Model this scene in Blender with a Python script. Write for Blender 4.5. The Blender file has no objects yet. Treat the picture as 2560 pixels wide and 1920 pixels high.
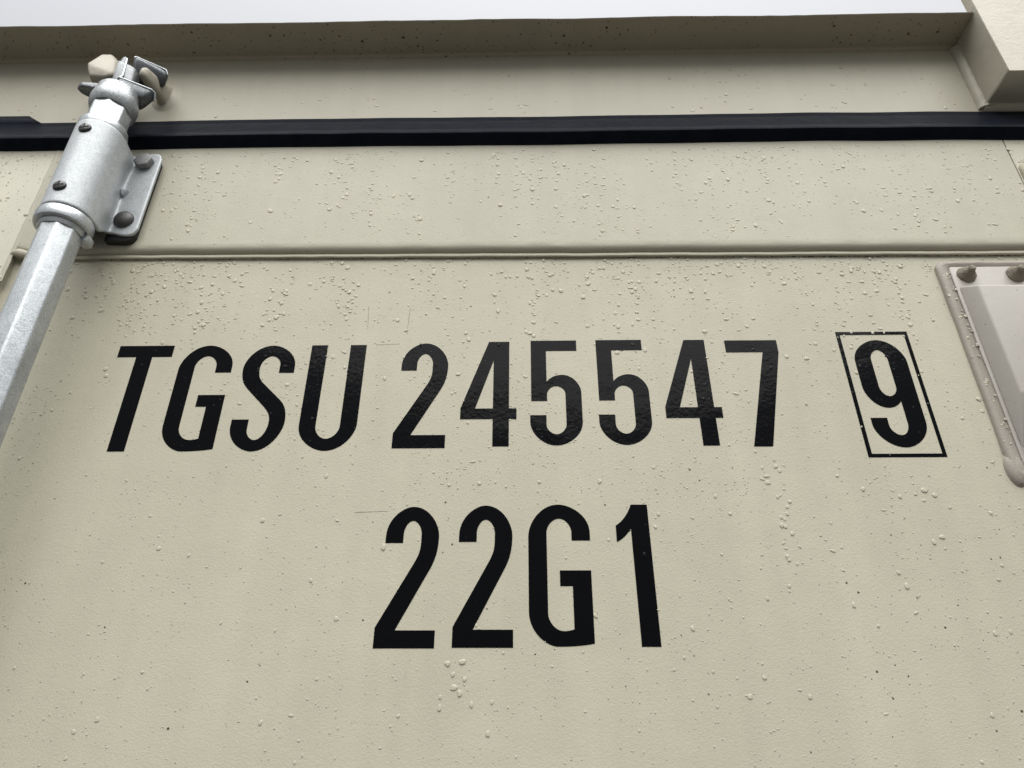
import bpy, bmesh, math, random
from mathutils import Vector, Matrix, noise
from mathutils.geometry import tessellate_polygon

S = bpy.context.scene
COL = S.collection
rad = math.radians

# ------------------------------------------------------------------ camera
# origin = lens; X right along the door, Y into the door, Z up; panel plane is Y = DOOR
DOOR = 0.514
cam_d = bpy.data.cameras.new('camera')
cam = bpy.data.objects.new('camera', cam_d)
COL.objects.link(cam)
S.camera = cam
cam_d.sensor_fit = 'HORIZONTAL'
cam_d.sensor_width = 36.0
cam_d.lens = 36.0 * 1800.0 / 2560.0
cam_d.clip_start = 0.01
cam_d.clip_end = 500
pitch, yaw, roll = 0.52692856, -0.01980437, 0.00362885
fw = Vector((math.sin(yaw) * math.cos(pitch), math.cos(yaw) * math.cos(pitch), math.sin(pitch)))
rt = fw.cross(Vector((0, 0, 1))).normalized()
up = rt.cross(fw)
rt2 = math.cos(roll) * rt + math.sin(roll) * up
up2 = -math.sin(roll) * rt + math.cos(roll) * up
m3 = Matrix((rt2, up2, -fw)).transposed()
cam.matrix_world = m3.to_4x4()

# ------------------------------------------------------------------ sky, sun, exposure
SUN_EL, SUN_AZ = 65.0, 8.0      # azimuth: 0 = straight behind the camera, negative = from the left
world = bpy.data.worlds.new('World')
S.world = world
world.use_nodes = True
nt = world.node_tree
bg = nt.nodes['Background']
sky = nt.nodes.new('ShaderNodeTexSky')
sky.sky_type = 'NISHITA'
sky.sun_disc = False
sky.sun_elevation = rad(SUN_EL)
sky.sun_rotation = rad(180 - SUN_AZ)
sky.dust_density = 10.0
sky.air_density = 1.0
hsv = nt.nodes.new('ShaderNodeHueSaturation')
hsv.inputs['Saturation'].default_value = 0.14      # cloud cover: the sky is a pale even grey
hsv.inputs['Value'].default_value = 1.0
nt.links.new(sky.outputs['Color'], hsv.inputs['Color'])
cap = nt.nodes.new('ShaderNodeVectorMath')     # thick cloud: no bright disc or aureole shows through
cap.operation = 'MINIMUM'
CAP = 3.35
cap.inputs[1].default_value = (CAP * 0.97, CAP * 1.0, CAP * 1.015)
nt.links.new(hsv.outputs['Color'], cap.inputs[0])
# standard overcast sky: luminance falls from zenith to a third of it at the horizon, (1 + 2 sin h) / 3
tc = nt.nodes.new('ShaderNodeTexCoord')
sx = nt.nodes.new('ShaderNodeSeparateXYZ')
nt.links.new(tc.outputs['Generated'], sx.inputs[0])
mr = nt.nodes.new('ShaderNodeMapRange')
mr.inputs['From Min'].default_value = 0.0
mr.inputs['From Max'].default_value = 1.0
mr.inputs['To Min'].default_value = 1.0 / 3.0
mr.inputs['To Max'].default_value = 1.0
nt.links.new(sx.outputs['Z'], mr.inputs['Value'])
sc_ = nt.nodes.new('ShaderNodeVectorMath')
sc_.operation = 'SCALE'
nt.links.new(cap.outputs['Vector'], sc_.inputs[0])
nt.links.new(mr.outputs[0], sc_.inputs['Scale'])
nt.links.new(sc_.outputs['Vector'], bg.inputs['Color'])
bg.inputs['Strength'].default_value = 0.09

sun_d = bpy.data.lights.new('sun', 'SUN')
sun_d.energy = 1.5
sun_d.angle = rad(75)
sun_d.color = (1.0, 0.985, 0.955)
sun = bpy.data.objects.new('sun', sun_d)
COL.objects.link(sun)
sdir = Vector((math.sin(rad(SUN_AZ)) * math.cos(rad(SUN_EL)), -math.cos(rad(SUN_AZ)) * math.cos(rad(SUN_EL)), math.sin(rad(SUN_EL))))
sun.rotation_euler = sdir.to_track_quat('Z', 'Y').to_euler()
sun.location = sdir * 5

S.view_settings.view_transform = 'Standard'
S.view_settings.look = 'None'
S.view_settings.exposure = 1.96
S.view_settings.gamma = 1.0
S.view_settings.use_curve_mapping = False
S.cycles.use_denoising = True
S.cycles.sample_clamp_indirect = 3.0
S.cycles.max_bounces = 10
S.cycles.transmission_bounces = 8

# ------------------------------------------------------------------ materials
def newmat(name):
    m = bpy.data.materials.new(name)
    m.use_nodes = True
    t = m.node_tree
    return m, t, t.nodes['Principled BSDF']

def N(t, kind, **kw):
    n = t.nodes.new(kind)
    for k, v in kw.items():
        if k in n.inputs:
            n.inputs[k].default_value = v
        else:
            setattr(n, k, v)
    return n

def coords(t):
    return N(t, 'ShaderNodeTexCoord').outputs['Object']

def ramp(t, fac, stops):
    r = t.nodes.new('ShaderNodeValToRGB')
    el = r.color_ramp.elements
    el[0].position, el[0].color = stops[0][0], (*stops[0][1], 1)
    el[1].position, el[1].color = stops[1][0], (*stops[1][1], 1)
    for p, c in stops[2:]:
        e = el.new(p)
        e.color = (*c, 1)
    t.links.new(fac, r.inputs['Fac'])
    return r.outputs['Color']

def mixc(t, fac, a, b, mode='MIX'):
    x = t.nodes.new('ShaderNodeMix')
    x.data_type = 'RGBA'
    x.blend_type = mode
    for sock, v in ((x.inputs[0], fac), (x.inputs[6], a), (x.inputs[7], b)):
        if hasattr(v, 'is_output'):
            t.links.new(v, sock)
        else:
            sock.default_value = v if isinstance(v, float) else (*v, 1)
    return x.outputs[2]

def mathn(t, op, a, b):
    x = t.nodes.new('ShaderNodeMath')
    x.operation = op
    for i, v in enumerate((a, b)):
        if hasattr(v, 'is_output'):
            t.links.new(v, x.inputs[i])
        else:
            x.inputs[i].default_value = v
    return x.outputs[0]

def noise_tex(t, co, scale, detail=2.0, rough=0.5, stretch=None):
    n = N(t, 'ShaderNodeTexNoise', Scale=scale, Detail=detail, Roughness=rough)
    if stretch:
        mp = N(t, 'ShaderNodeMapping')
        mp.inputs['Scale'].default_value = stretch
        t.links.new(co, mp.inputs['Vector'])
        co = mp.outputs['Vector']
    t.links.new(co, n.inputs['Vector'])
    return n.outputs['Fac']

def specks(t, co, scale, size, thin=None):
    """sparse round specks: 1 inside a speck, 0 elsewhere"""
    v = N(t, 'ShaderNodeTexVoronoi', Scale=scale, Randomness=1.0)
    t.links.new(co, v.inputs['Vector'])
    # random per-cell size, most cells have none
    sep = t.nodes.new('ShaderNodeSeparateColor')
    t.links.new(v.outputs['Color'], sep.inputs[0])
    r = N(t, 'ShaderNodeMapRange')
    r.inputs['From Min'].default_value = thin if thin is not None else 0.6
    r.inputs['From Max'].default_value = 1.0
    r.inputs['To Min'].default_value = 0.0
    r.inputs['To Max'].default_value = size
    t.links.new(sep.outputs[0], r.inputs['Value'])
    d = mathn(t, 'SUBTRACT', r.outputs[0], v.outputs['Distance'])
    r2 = N(t, 'ShaderNodeMapRange')
    r2.inputs['From Min'].default_value = 0.0
    r2.inputs['From Max'].default_value = size * 0.5
    t.links.new(d, r2.inputs['Value'])
    return r2.outputs[0]

def bump(t, b, hts):
    """hts: list of (height socket, distance); chains bump nodes into the shader"""
    prev = None
    for h, dist in hts:
        n = N(t, 'ShaderNodeBump', Strength=1.0, Distance=dist)
        t.links.new(h, n.inputs['Height'])
        if prev:
            t.links.new(prev, n.inputs['Normal'])
        prev = n.outputs['Normal']
    t.links.new(prev, b.inputs['Normal'])

def paint(name, col, rough=0.42, peel=0.00016, speck=0.55, vary=0.06, spots=None, coarse=0.0):
    m, t, b = newmat(name)
    co = coords(t)
    big = noise_tex(t, co, 5.0, 4.0, 0.6)
    streak = noise_tex(t, co, 1.0, 3.0, 0.6, (38.0, 6.0, 3.0))
    lo = tuple(c * (1 - vary) for c in col)
    hi = tuple(min(1, c * (1 + vary)) for c in col)
    base = ramp(t, mixc_f(t, big, streak), [(0.35, lo), (0.65, hi)])
    s1 = specks(t, co, 150.0, 0.16, 0.72)
    s2 = specks(t, co, 420.0, 0.22, 0.70)
    patch = noise_tex(t, co, 9.0, 2.0)
    pf = N(t, 'ShaderNodeMapRange')
    pf.inputs['From Min'].default_value = 0.42
    pf.inputs['From Max'].default_value = 0.62
    t.links.new(patch, pf.inputs['Value'])
    sp = mathn(t, 'MULTIPLY', mathn(t, 'MAXIMUM', s1, mathn(t, 'MULTIPLY', s2, 0.7)), mathn(t, 'MULTIPLY', mathn(t, 'ADD', pf.outputs[0], 0.35), speck))
    sp = mathn(t, 'MINIMUM', sp, 1.0)
    base = mixc(t, sp, base, (0.06, 0.05, 0.033))
    if spots:
        s3 = specks(t, co, 130.0, 0.27, 0.25)
        s4 = specks(t, co, 280.0, 0.30, 0.15)
        zone = noise_tex(t, co, 7.0, 2.0)
        zf = N(t, 'ShaderNodeMapRange')
        zf.inputs['From Min'].default_value = 0.30
        zf.inputs['From Max'].default_value = 0.52
        t.links.new(zone, zf.inputs['Value'])
        ss = mathn(t, 'MULTIPLY', mathn(t, 'MAXIMUM', s3, s4), mathn(t, 'MULTIPLY', zf.outputs[0], spots))
        base = mixc(t, ss, base, (0.025, 0.019, 0.01))
    t.links.new(base, b.inputs['Base Color'])
    b.inputs['Roughness'].default_value = rough
    b.inputs['Specular IOR Level'].default_value = 0.22
    peel_n = noise_tex(t, co, 420.0, 3.0, 0.55)
    fine = noise_tex(t, co, 900.0, 2.0, 0.6)
    wav = noise_tex(t, co, 26.0, 2.0, 0.5)
    hts = [(wav, 0.0005), (peel_n, peel * 0.5), (fine, peel * 1.1)]
    if coarse:
        hts.append((noise_tex(t, co, 120.0, 4.0, 0.6), coarse))
    bump(t, b, hts)
    return m

def mixc_f(t, a, b):
    return mathn(t, 'ADD', mathn(t, 'MULTIPLY', a, 0.6), mathn(t, 'MULTIPLY', b, 0.4))

BEIGE = (0.424, 0.402, 0.316)
M_PANEL = paint('beige_container_paint', BEIGE, speck=1.6)
M_RAIL = paint('beige_rail_paint', (0.418, 0.400, 0.322), speck=0.9)
M_SEAM = paint('beige_seam_sealer', tuple(c * 0.97 for c in BEIGE), rough=0.45, peel=0.0002, speck=1.0)
M_HEADER = paint('beige_header_paint', (0.396, 0.375, 0.304), speck=0.6)
M_LIP = paint('mildewed_header_paint', (0.335, 0.298, 0.226), speck=0.6, spots=0.95)
M_KEEPER = paint('cream_casting_paint', (0.385, 0.358, 0.298), rough=0.5, peel=0.00025, speck=0.9, coarse=0.0006)
M_VENT = paint('pale_vent_paint', (0.368, 0.345, 0.314), rough=0.36, peel=0.00012, speck=0.9)
M_SEALANT = paint('rosy_grey_sealant', (0.300, 0.272, 0.236), rough=0.4, peel=0.0002, speck=0.7, coarse=0.0002)
M_STUD = paint('brown_painted_stud', (0.20, 0.172, 0.135), rough=0.5, peel=0.0004, speck=0.8, coarse=0.002)
M_WELDLUMP = paint('yellowed_weld_paint', (0.36, 0.345, 0.25), rough=0.4, coarse=0.001)

def block_paint():
    m, t, b = newmat('flame_cut_block_paint')
    co = coords(t)
    big = noise_tex(t, co, 14.0, 4.0, 0.65)
    base = ramp(t, big, [(0.3, (0.40, 0.372, 0.30)), (0.7, (0.48, 0.452, 0.375))])
    s1 = specks(t, co, 260.0, 0.2, 0.75)
    base = mixc(t, mathn(t, 'MULTIPLY', s1, 0.6), base, (0.12, 0.10, 0.07))
    t.links.new(base, b.inputs['Base Color'])
    b.inputs['Roughness'].default_value = 0.5
    bump(t, b, [(noise_tex(t, co, 500.0, 3.0, 0.6), 0.0004), (noise_tex(t, co, 60.0, 4.0, 0.65), 0.0006)])
    return m
M_BLOCK = block_paint()

def vinyl():
    m, t, b = newmat('black_vinyl_lettering')
    co = coords(t)
    dust = specks(t, co, 330.0, 0.14, 0.8)
    base = mixc(t, mathn(t, 'MULTIPLY', dust, 0.12), (0.0024, 0.0026, 0.0034), (0.08, 0.08, 0.08))
    t.links.new(base, b.inputs['Base Color'])
    b.inputs['Roughness'].default_value = 0.12
    b.inputs['IOR'].default_value = 1.145
    bump(t, b, [(noise_tex(t, co, 26.0, 2.0), 0.0006), (noise_tex(t, co, 300.0, 2.0, 0.5), 0.00011)])
    return m
M_VINYL = vinyl()

def rubber():
    m, t, b = newmat('black_rubber_gasket')
    co = coords(t)
    n = noise_tex(t, co, 60.0, 5.0, 0.7)
    t.links.new(ramp(t, n, [(0.35, (0.006, 0.0075, 0.0125)), (0.7, (0.010, 0.012, 0.0185))]), b.inputs['Base Color'])
    b.inputs['Roughness'].default_value = 0.34
    b.inputs['Specular IOR Level'].default_value = 0.02
    bump(t, b, [(noise_tex(t, co, 700.0, 3.0, 0.6), 0.00025), (noise_tex(t, co, 30.0, 2.0), 0.0015)])
    return m
M_RUBBER = rubber()

def galv(name, lo, hi, rough, metal=0.55, spang=160.0, dark=0.5, worn=0.0):
    m, t, b = newmat(name)
    co = coords(t)
    v = N(t, 'ShaderNodeTexVoronoi', Scale=spang)
    t.links.new(co, v.inputs['Vector'])
    n = noise_tex(t, co, 900.0, 3.0, 0.65)
    n2 = noise_tex(t, co, 22.0, 5.0, 0.65)
    sep = t.nodes.new('ShaderNodeSeparateColor')
    t.links.new(v.outputs['Color'], sep.inputs[0])
    f = mathn(t, 'ADD', mathn(t, 'MULTIPLY', sep.outputs[0], 0.06), mathn(t, 'ADD', mathn(t, 'MULTIPLY', n, 0.72), mathn(t, 'MULTIPLY', n2, 0.22)))
    base = ramp(t, f, [(0.37, lo), (0.63, hi)])
    s = specks(t, co, 240.0, 0.16, 0.80)
    scr = noise_tex(t, co, 1.0, 2.0, 0.5, (900.0, 900.0, 40.0))
    sf = N(t, 'ShaderNodeMapRange')
    sf.inputs['From Min'].default_value = 0.66
    sf.inputs['From Max'].default_value = 0.74
    t.links.new(scr, sf.inputs['Value'])
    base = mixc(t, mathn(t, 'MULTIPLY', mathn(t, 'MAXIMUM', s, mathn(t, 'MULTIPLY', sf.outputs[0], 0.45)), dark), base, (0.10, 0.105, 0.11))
    if worn:      # zinc rubbed bright along the sharp edges of the casting
        geo = N(t, 'ShaderNodeNewGeometry')
        wr = N(t, 'ShaderNodeMapRange')
        wr.inputs['From Min'].default_value = 0.53
        wr.inputs['From Max'].default_value = 0.60
        t.links.new(geo.outputs['Pointiness'], wr.inputs['Value'])
        base = mixc(t, mathn(t, 'MULTIPLY', wr.outputs[0], worn), base, (0.62, 0.65, 0.67))
    t.links.new(base, b.inputs['Base Color'])
    b.inputs['Metallic'].default_value = metal
    rr = N(t, 'ShaderNodeMapRange')
    rr.inputs['To Min'].default_value = rough - 0.08
    rr.inputs['To Max'].default_value = rough + 0.10
    t.links.new(n2, rr.inputs['Value'])
    t.links.new(rr.outputs[0], b.inputs['Roughness'])
    bump(t, b, [(n2, 0.00035), (n, 0.00012)])
    return m
M_GALV = galv('galvanised_steel', (0.31, 0.33, 0.344), (0.52, 0.543, 0.562), 0.32, metal=0.65)
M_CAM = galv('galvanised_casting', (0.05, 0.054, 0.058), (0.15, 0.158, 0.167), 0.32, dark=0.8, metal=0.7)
M_KNOB = galv('streaked_galvanised_knob', (0.16, 0.17, 0.175), (0.46, 0.48, 0.495), 0.36, dark=0.8, spang=60.0)
M_SLEEVE = galv('galvanised_pressing', (0.33, 0.352, 0.368), (0.53, 0.553, 0.572), 0.40, metal=0.2)
M_BOLT = galv('dull_zinc_bolt', (0.17, 0.173, 0.172), (0.28, 0.283, 0.28), 0.55, metal=0.6)
M_RIVET = galv('dark_rivet_steel', (0.06, 0.058, 0.058), (0.12, 0.115, 0.115), 0.5, metal=0.6)

def plain(name, col, rough, metal=0.0):
    m, t, b = newmat(name)
    co = coords(t)
    n = noise_tex(t, co, 400.0, 3.0, 0.6)
    t.links.new(ramp(t, n, [(0.3, tuple(c * 0.8 for c in col)), (0.7, tuple(c * 1.2 for c in col))]), b.inputs['Base Color'])
    b.inputs['Roughness'].default_value = rough
    b.inputs['Metallic'].default_value = metal
    bump(t, b, [(n, 0.0002)])
    return m
M_SCREW = plain('blackened_screw', (0.012, 0.012, 0.012), 0.3)
M_BLACK = plain('matt_black', (0.006, 0.006, 0.007), 0.6)
M_PENCIL = plain('grey_pencil', (0.17, 0.165, 0.15), 0.6)
M_CORE = plain('dark_gap', (0.02, 0.018, 0.015), 0.8)

def ground_mat():
    m, t, b = newmat('wet_asphalt')
    co = coords(t)
    n = noise_tex(t, co, 0.8, 6.0, 0.7)
    t.links.new(ramp(t, n, [(0.3, (0.03, 0.029, 0.026)), (0.7, (0.055, 0.053, 0.047))]), b.inputs['Base Color'])
    b.inputs['Roughness'].default_value = 0.55
    bump(t, b, [(noise_tex(t, co, 90.0, 4.0, 0.7), 0.006)])
    return m
M_GROUND = ground_mat()

def water():
    m, t, b = newmat('rain_water')
    b.inputs['Base Color'].default_value = (1, 1, 1, 1)
    b.inputs['Transmission Weight'].default_value = 1.0
    b.inputs['IOR'].default_value = 1.33
    b.inputs['Roughness'].default_value = 0.0
    return m
M_WATER = water()
M_GAP_SHADOW = plain('black_gap_shadow', (0.03, 0.026, 0.02), 0.7)  # near-black colour that stands for shadow in the seam gaps

def drop_on_paint():
    # a clear drop takes the colour of the paint it magnifies; glossy water surface on top
    m, t, b = newmat('rain_water_over_beige')
    b.inputs['Base Color'].default_value = (0.424, 0.402, 0.316, 1)
    b.inputs['Roughness'].default_value = 0.10
    b.inputs['IOR'].default_value = 1.30
    return m
M_DROP = drop_on_paint()
M_DROPB = plain('rain_water_over_black', (0.003, 0.003, 0.004), 0.25)
M_DROPB.node_tree.nodes['Principled BSDF'].inputs['IOR'].default_value = 1.2

# ------------------------------------------------------------------ object helpers
def thing(name, label, cat, loc=(0, 0, 0), group=None):
    o = bpy.data.objects.new(name, None)
    o.empty_display_size = 0.05
    o.location = loc
    o['label'] = label
    o['category'] = cat
    if group:
        o['group'] = group
    COL.objects.link(o)
    return o

def world_loc(o):
    v = Vector(o.location)
    return v

def link(name, me, mat, parent=None, smooth=None, label=None):
    """mesh vertices are given in world coordinates; every object keeps an identity world matrix"""
    o = bpy.data.objects.new(name, me)
    if not me.materials:
        me.materials.append(mat)
    COL.objects.link(o)
    if parent:
        o.parent = parent
        if parent.type == 'EMPTY':
            o.matrix_parent_inverse = Matrix.Translation(-Vector(parent.location))
    if smooth is not None:
        me.shade_smooth()
        if smooth < 180:
            me.set_sharp_from_angle(angle=rad(smooth))
    if label:
        o['label'] = label
    return o

def mesh_of(bm, name):
    bmesh.ops.recalc_face_normals(bm, faces=bm.faces)
    me = bpy.data.meshes.new(name)
    bm.to_mesh(me)
    bm.free()
    return me

def bm_box(bm, x0, x1, y0, y1, z0, z1):
    vs = [bm.verts.new((x, y, z)) for z in (z0, z1) for y in (y0, y1) for x in (x0, x1)]
    for f in ((0, 2, 3, 1), (4, 5, 7, 6), (0, 1, 5, 4), (2, 6, 7, 3), (0, 4, 6, 2), (1, 3, 7, 5)):
        bm.faces.new([vs[i] for i in f])
    return vs

def box(name, dims, mat, parent, bev=0.0, seg=2):
    bm = bmesh.new()
    bm_box(bm, *dims)
    if bev:
        bmesh.ops.bevel(bm, geom=bm.edges[:], offset=bev, segments=seg, affect='EDGES', profile=0.5)
    return link(name, mesh_of(bm, name), mat, parent, 40)

def prism(name, pts, axis, a, b, mat, parent, bev=0.0, seg=2, xf=None, smooth=40):
    """extrude polygon pts; axis 'y': pts are (x,z); 'z': (x,y); 'x': (y,z)"""
    bm = bmesh.new()
    def P(p, h):
        if axis == 'y':
            return Vector((p[0], h, p[1]))
        if axis == 'z':
            return Vector((p[0], p[1], h))
        return Vector((h, p[0], p[1]))
    lo = [bm.verts.new(P(p, a)) for p in pts]
    hi = [bm.verts.new(P(p, b)) for p in pts]
    bm.faces.new(lo)
    bm.faces.new(hi[::-1])
    n = len(pts)
    for i in range(n):
        bm.faces.new((lo[i], hi[i], hi[(i + 1) % n], lo[(i + 1) % n]))
    if bev:
        bmesh.ops.bevel(bm, geom=bm.edges[:], offset=bev, segments=seg, affect='EDGES', profile=0.5)
    if xf:
        for v in bm.verts:
            v.co = xf(v.co)
    return link(name, mesh_of(bm, name), mat, parent, smooth)

def lathe(name, prof, cx, cy, mat, parent, seg=48, axis='z', xf=None, smooth=35):
    """prof: list of (r, h) revolved round a vertical axis at (cx, cy)"""
    bm = bmesh.new()
    rings = []
    for r, h in prof:
        rings.append([bm.verts.new((cx + r * math.cos(2 * math.pi * i / seg), cy + r * math.sin(2 * math.pi * i / seg), h)) for i in range(seg)])
    for a, b in zip(rings, rings[1:]):
        for i in range(seg):
            j = (i + 1) % seg
            bm.faces.new((a[i], a[j], b[j], b[i]))
    bm.faces.new(rings[0][::-1])
    bm.faces.new(rings[-1])
    if xf:
        for v in bm.verts:
            v.co = xf(v.co)
    return link(name, mesh_of(bm, name), mat, parent, smooth)

def sweep_x(name, prof, x0, x1, nx, mat, parent, wob=None, smooth=35):
    """closed profile [(y,z)] swept along X, wob(x, i, y, z) -> (y, z)"""
    bm = bmesh.new()
    rows = []
    for k in range(nx + 1):
        x = x0 + (x1 - x0) * k / nx
        row = []
        for i, (y, z) in enumerate(prof):
            if wob:
                y, z = wob(x, i, y, z)
            row.append(bm.verts.new((x, y, z)))
        rows.append(row)
    n = len(prof)
    for a, b in zip(rows, rows[1:]):
        for i in range(n):
            j = (i + 1) % n
            bm.faces.new((a[i], a[j], b[j], b[i]))
    bm.faces.new(rows[0][::-1])
    bm.faces.new(rows[-1])
    return link(name, mesh_of(bm, name), mat, parent, smooth)

def tube(name, pts, radii, mat, parent, seg=10, squash=None, jitter=0.0):
    """a rounded bead along a polyline; squash = (axis vector, factor)"""
    bm = bmesh.new()
    rings = []
    np_ = len(pts)
    for k, p in enumerate(pts):
        p = Vector(p)
        d = (Vector(pts[min(k + 1, np_ - 1)]) - Vector(pts[max(k - 1, 0)])).normalized()
        a = Vector((0, -1, 0))
        a = (a - d * a.dot(d)).normalized()
        b = d.cross(a)
        r = radii[k] if isinstance(radii, (list, tuple)) else radii
        ring = []
        for i in range(seg):
            t = 2 * math.pi * i / seg
            off = a * math.cos(t) * (squash if squash else 1.0) + b * math.sin(t)
            jj = 1 + jitter * noise.noise((p + off * r) * 400)
            ring.append(bm.verts.new(p + off * r * jj))
        rings.append(ring)
    for a, b in zip(rings, rings[1:]):
        for i in range(seg):
            j = (i + 1) % seg
            bm.faces.new((a[i], a[j], b[j], b[i]))
    bm.faces.new(rings[0][::-1])
    bm.faces.new(rings[-1])
    return link(name, mesh_of(bm, name), mat, parent, 60)

def nz(x, s, seed=0.0):
    return noise.noise((x * s, seed, seed * 1.7))

Y0 = DOOR            # panel face
YR = DOOR - 0.007    # rail face

# ------------------------------------------------------------------ ground
bm = bmesh.new()
vs = [bm.verts.new(p) for p in ((-150, -150, -1.79), (150, -150, -1.79), (150, 150, -1.79), (-150, 150, -1.79))]
bm.faces.new(vs)
g = link('ground', mesh_of(bm, 'ground'), M_GROUND)
g['kind'] = 'structure'

# ------------------------------------------------------------------ header beam of the container frame
header = thing('door_header', 'beige steel header beam with dark overhanging lip above the door', 'header beam', (0, DOOR, 0.58))
box('face_plate', (-1.40, 1.40, Y0, Y0 + 0.05, 0.56, 0.7245), M_HEADER, header)
prof = [(Y0 + 0.05, 0.7247), (Y0, 0.7247)]
for k in range(7):
    a = rad(90 * k / 6)
    prof.append((Y0 - 0.004 + 0.004 * math.cos(a), 0.7247 + 0.004 * math.sin(a)))
prof += [(Y0 - 0.039, 0.7290), (Y0 - 0.0408, 0.7294), (Y0 - 0.0414, 0.7301), (Y0 - 0.0410, 0.7307), (Y0 - 0.039, 0.7310), (Y0 + 0.05, 0.7360)]
sweep_x('lip', prof, -1.40, 0.4812, 200, M_LIP, header,
        lambda x, i, y, z: (y + (0.0010 * nz(x, 9, 3) + 0.0004 * nz(x, 60, 8) if i > 8 else 0), z + (0.0008 * nz(x, 5, 2) if i > 1 else 0)))

# projecting corner block with flame-cut edge
bm = bmesh.new()
bx0, bx1, by0, by1, bz0, bz1 = 0.4815, 0.90, Y0 - 0.045, Y0 + 0.05, 0.6285, 0.92
ny, nzz = 170, 110
Lp = [(by0, bz0), (by1, bz0), (by1, 0.7350), (by0 + 0.0110, 0.7350), (by0 + 0.0110, bz1), (by0, bz1)]
va = [bm.verts.new((bx0 + 0.0007, y, z)) for y, z in Lp]
vb = [bm.verts.new((bx1, y, z)) for y, z in Lp]
bm.faces.new(va)
bm.faces.new(vb[::-1])
for i in range(6):
    bm.faces.new((va[i], vb[i], vb[(i + 1) % 6], va[(i + 1) % 6]))
bmesh.ops.bevel(bm, geom=bm.edges[:], offset=0.0003, segments=1, affect='EDGES', profile=0.5)
blk = link('corner_block', mesh_of(bm, 'corner_block'), M_BLOCK, header, 40)
# flame-cut side: real drag lines curving across the plate edge
bm = bmesh.new()
grid = []
for i in range(ny + 1):
    row = []
    v = i / ny
    for k in range(nzz * 2 + 1):
        w = k / (nzz * 2)
        z = bz0 + 0.0003 + (bz1 - bz0 - 0.0006) * w
        ymax = Y0 if z < 0.7335 else by0 + 0.0108
        y = by0 - 0.0001 + (ymax - by0 + 0.0001) * v
        lag = z - 0.115 * (y - by0) / 0.045 + 0.035 * v * v
        amp = 0.00030 * max(0.0, min(1.0, (z - 0.640 - 0.07 * (1 - v)) / 0.06))
        d = amp * math.sin(lag * 2 * math.pi / 0.0042 + 1.4 * nz(z, 40, 5))
        edge = (0.0002 if i == 0 else 0.0006) if i in (0, ny) or k in (0, nzz * 2) else 0.0
        d = 0 if edge else d
        row.append(bm.verts.new((bx0 + d + edge + 0.0004 * nz(z + y * 3, 25, 9), y, z)))
    grid.append(row)
for a, b in zip(grid, grid[1:]):
    for k in range(len(a) - 1):
        bm.faces.new((a[k], a[k + 1], b[k + 1], b[k]))
link('cut_edge', mesh_of(bm, 'cut_edge'), M_BLOCK, blk, 180)
# weld fillet beside the block and under it
pts = [(bx0 + 0.0015, Y0 + 0.0015, 0.7250 - k * 0.0033) for k in range(31)]
tube('weld_bead', pts, [0.0085 + 0.0006 * nz(k, 0.9, 4) for k in range(31)], M_HEADER, header, 12, jitter=0.06)
pts = [(bx0 - 0.002 + k * 0.004, Y0 + 0.0015, 0.6300 + 0.0004 * nz(k, 0.6, 2)) for k in range(26)]
tube('weld_bead', pts, [0.0080 + 0.0006 * nz(k, 0.8, 6) for k in range(26)], M_HEADER, header, 12, jitter=0.06)

# two cast keeper lugs that hold the locking cam
def lug(name, pts3, bev, seg=3):
    bm = bmesh.new()
    vv = [bm.verts.new(p) for p in pts3]
    bmesh.ops.convex_hull(bm, input=vv)
    loose = [v for v in bm.verts if not v.link_faces]
    bmesh.ops.delete(bm, geom=loose, context='VERTS')
    bmesh.ops.dissolve_limit(bm, angle_limit=rad(8), verts=bm.verts[:], edges=bm.edges[:])
    bmesh.ops.triangulate(bm, faces=[f for f in bm.faces if len(f.verts) > 5])
    sharp = [e for e in bm.edges if len(e.link_faces) == 2 and e.calc_face_angle() > rad(12)]
    bmesh.ops.bevel(bm, geom=sharp, offset=bev, segments=seg, affect='EDGES', profile=0.5, clamp_overlap=True)
    return mesh_of(bm, name)

def wpt(x, dy, z):
    return (x, Y0 + dy, z)

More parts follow.
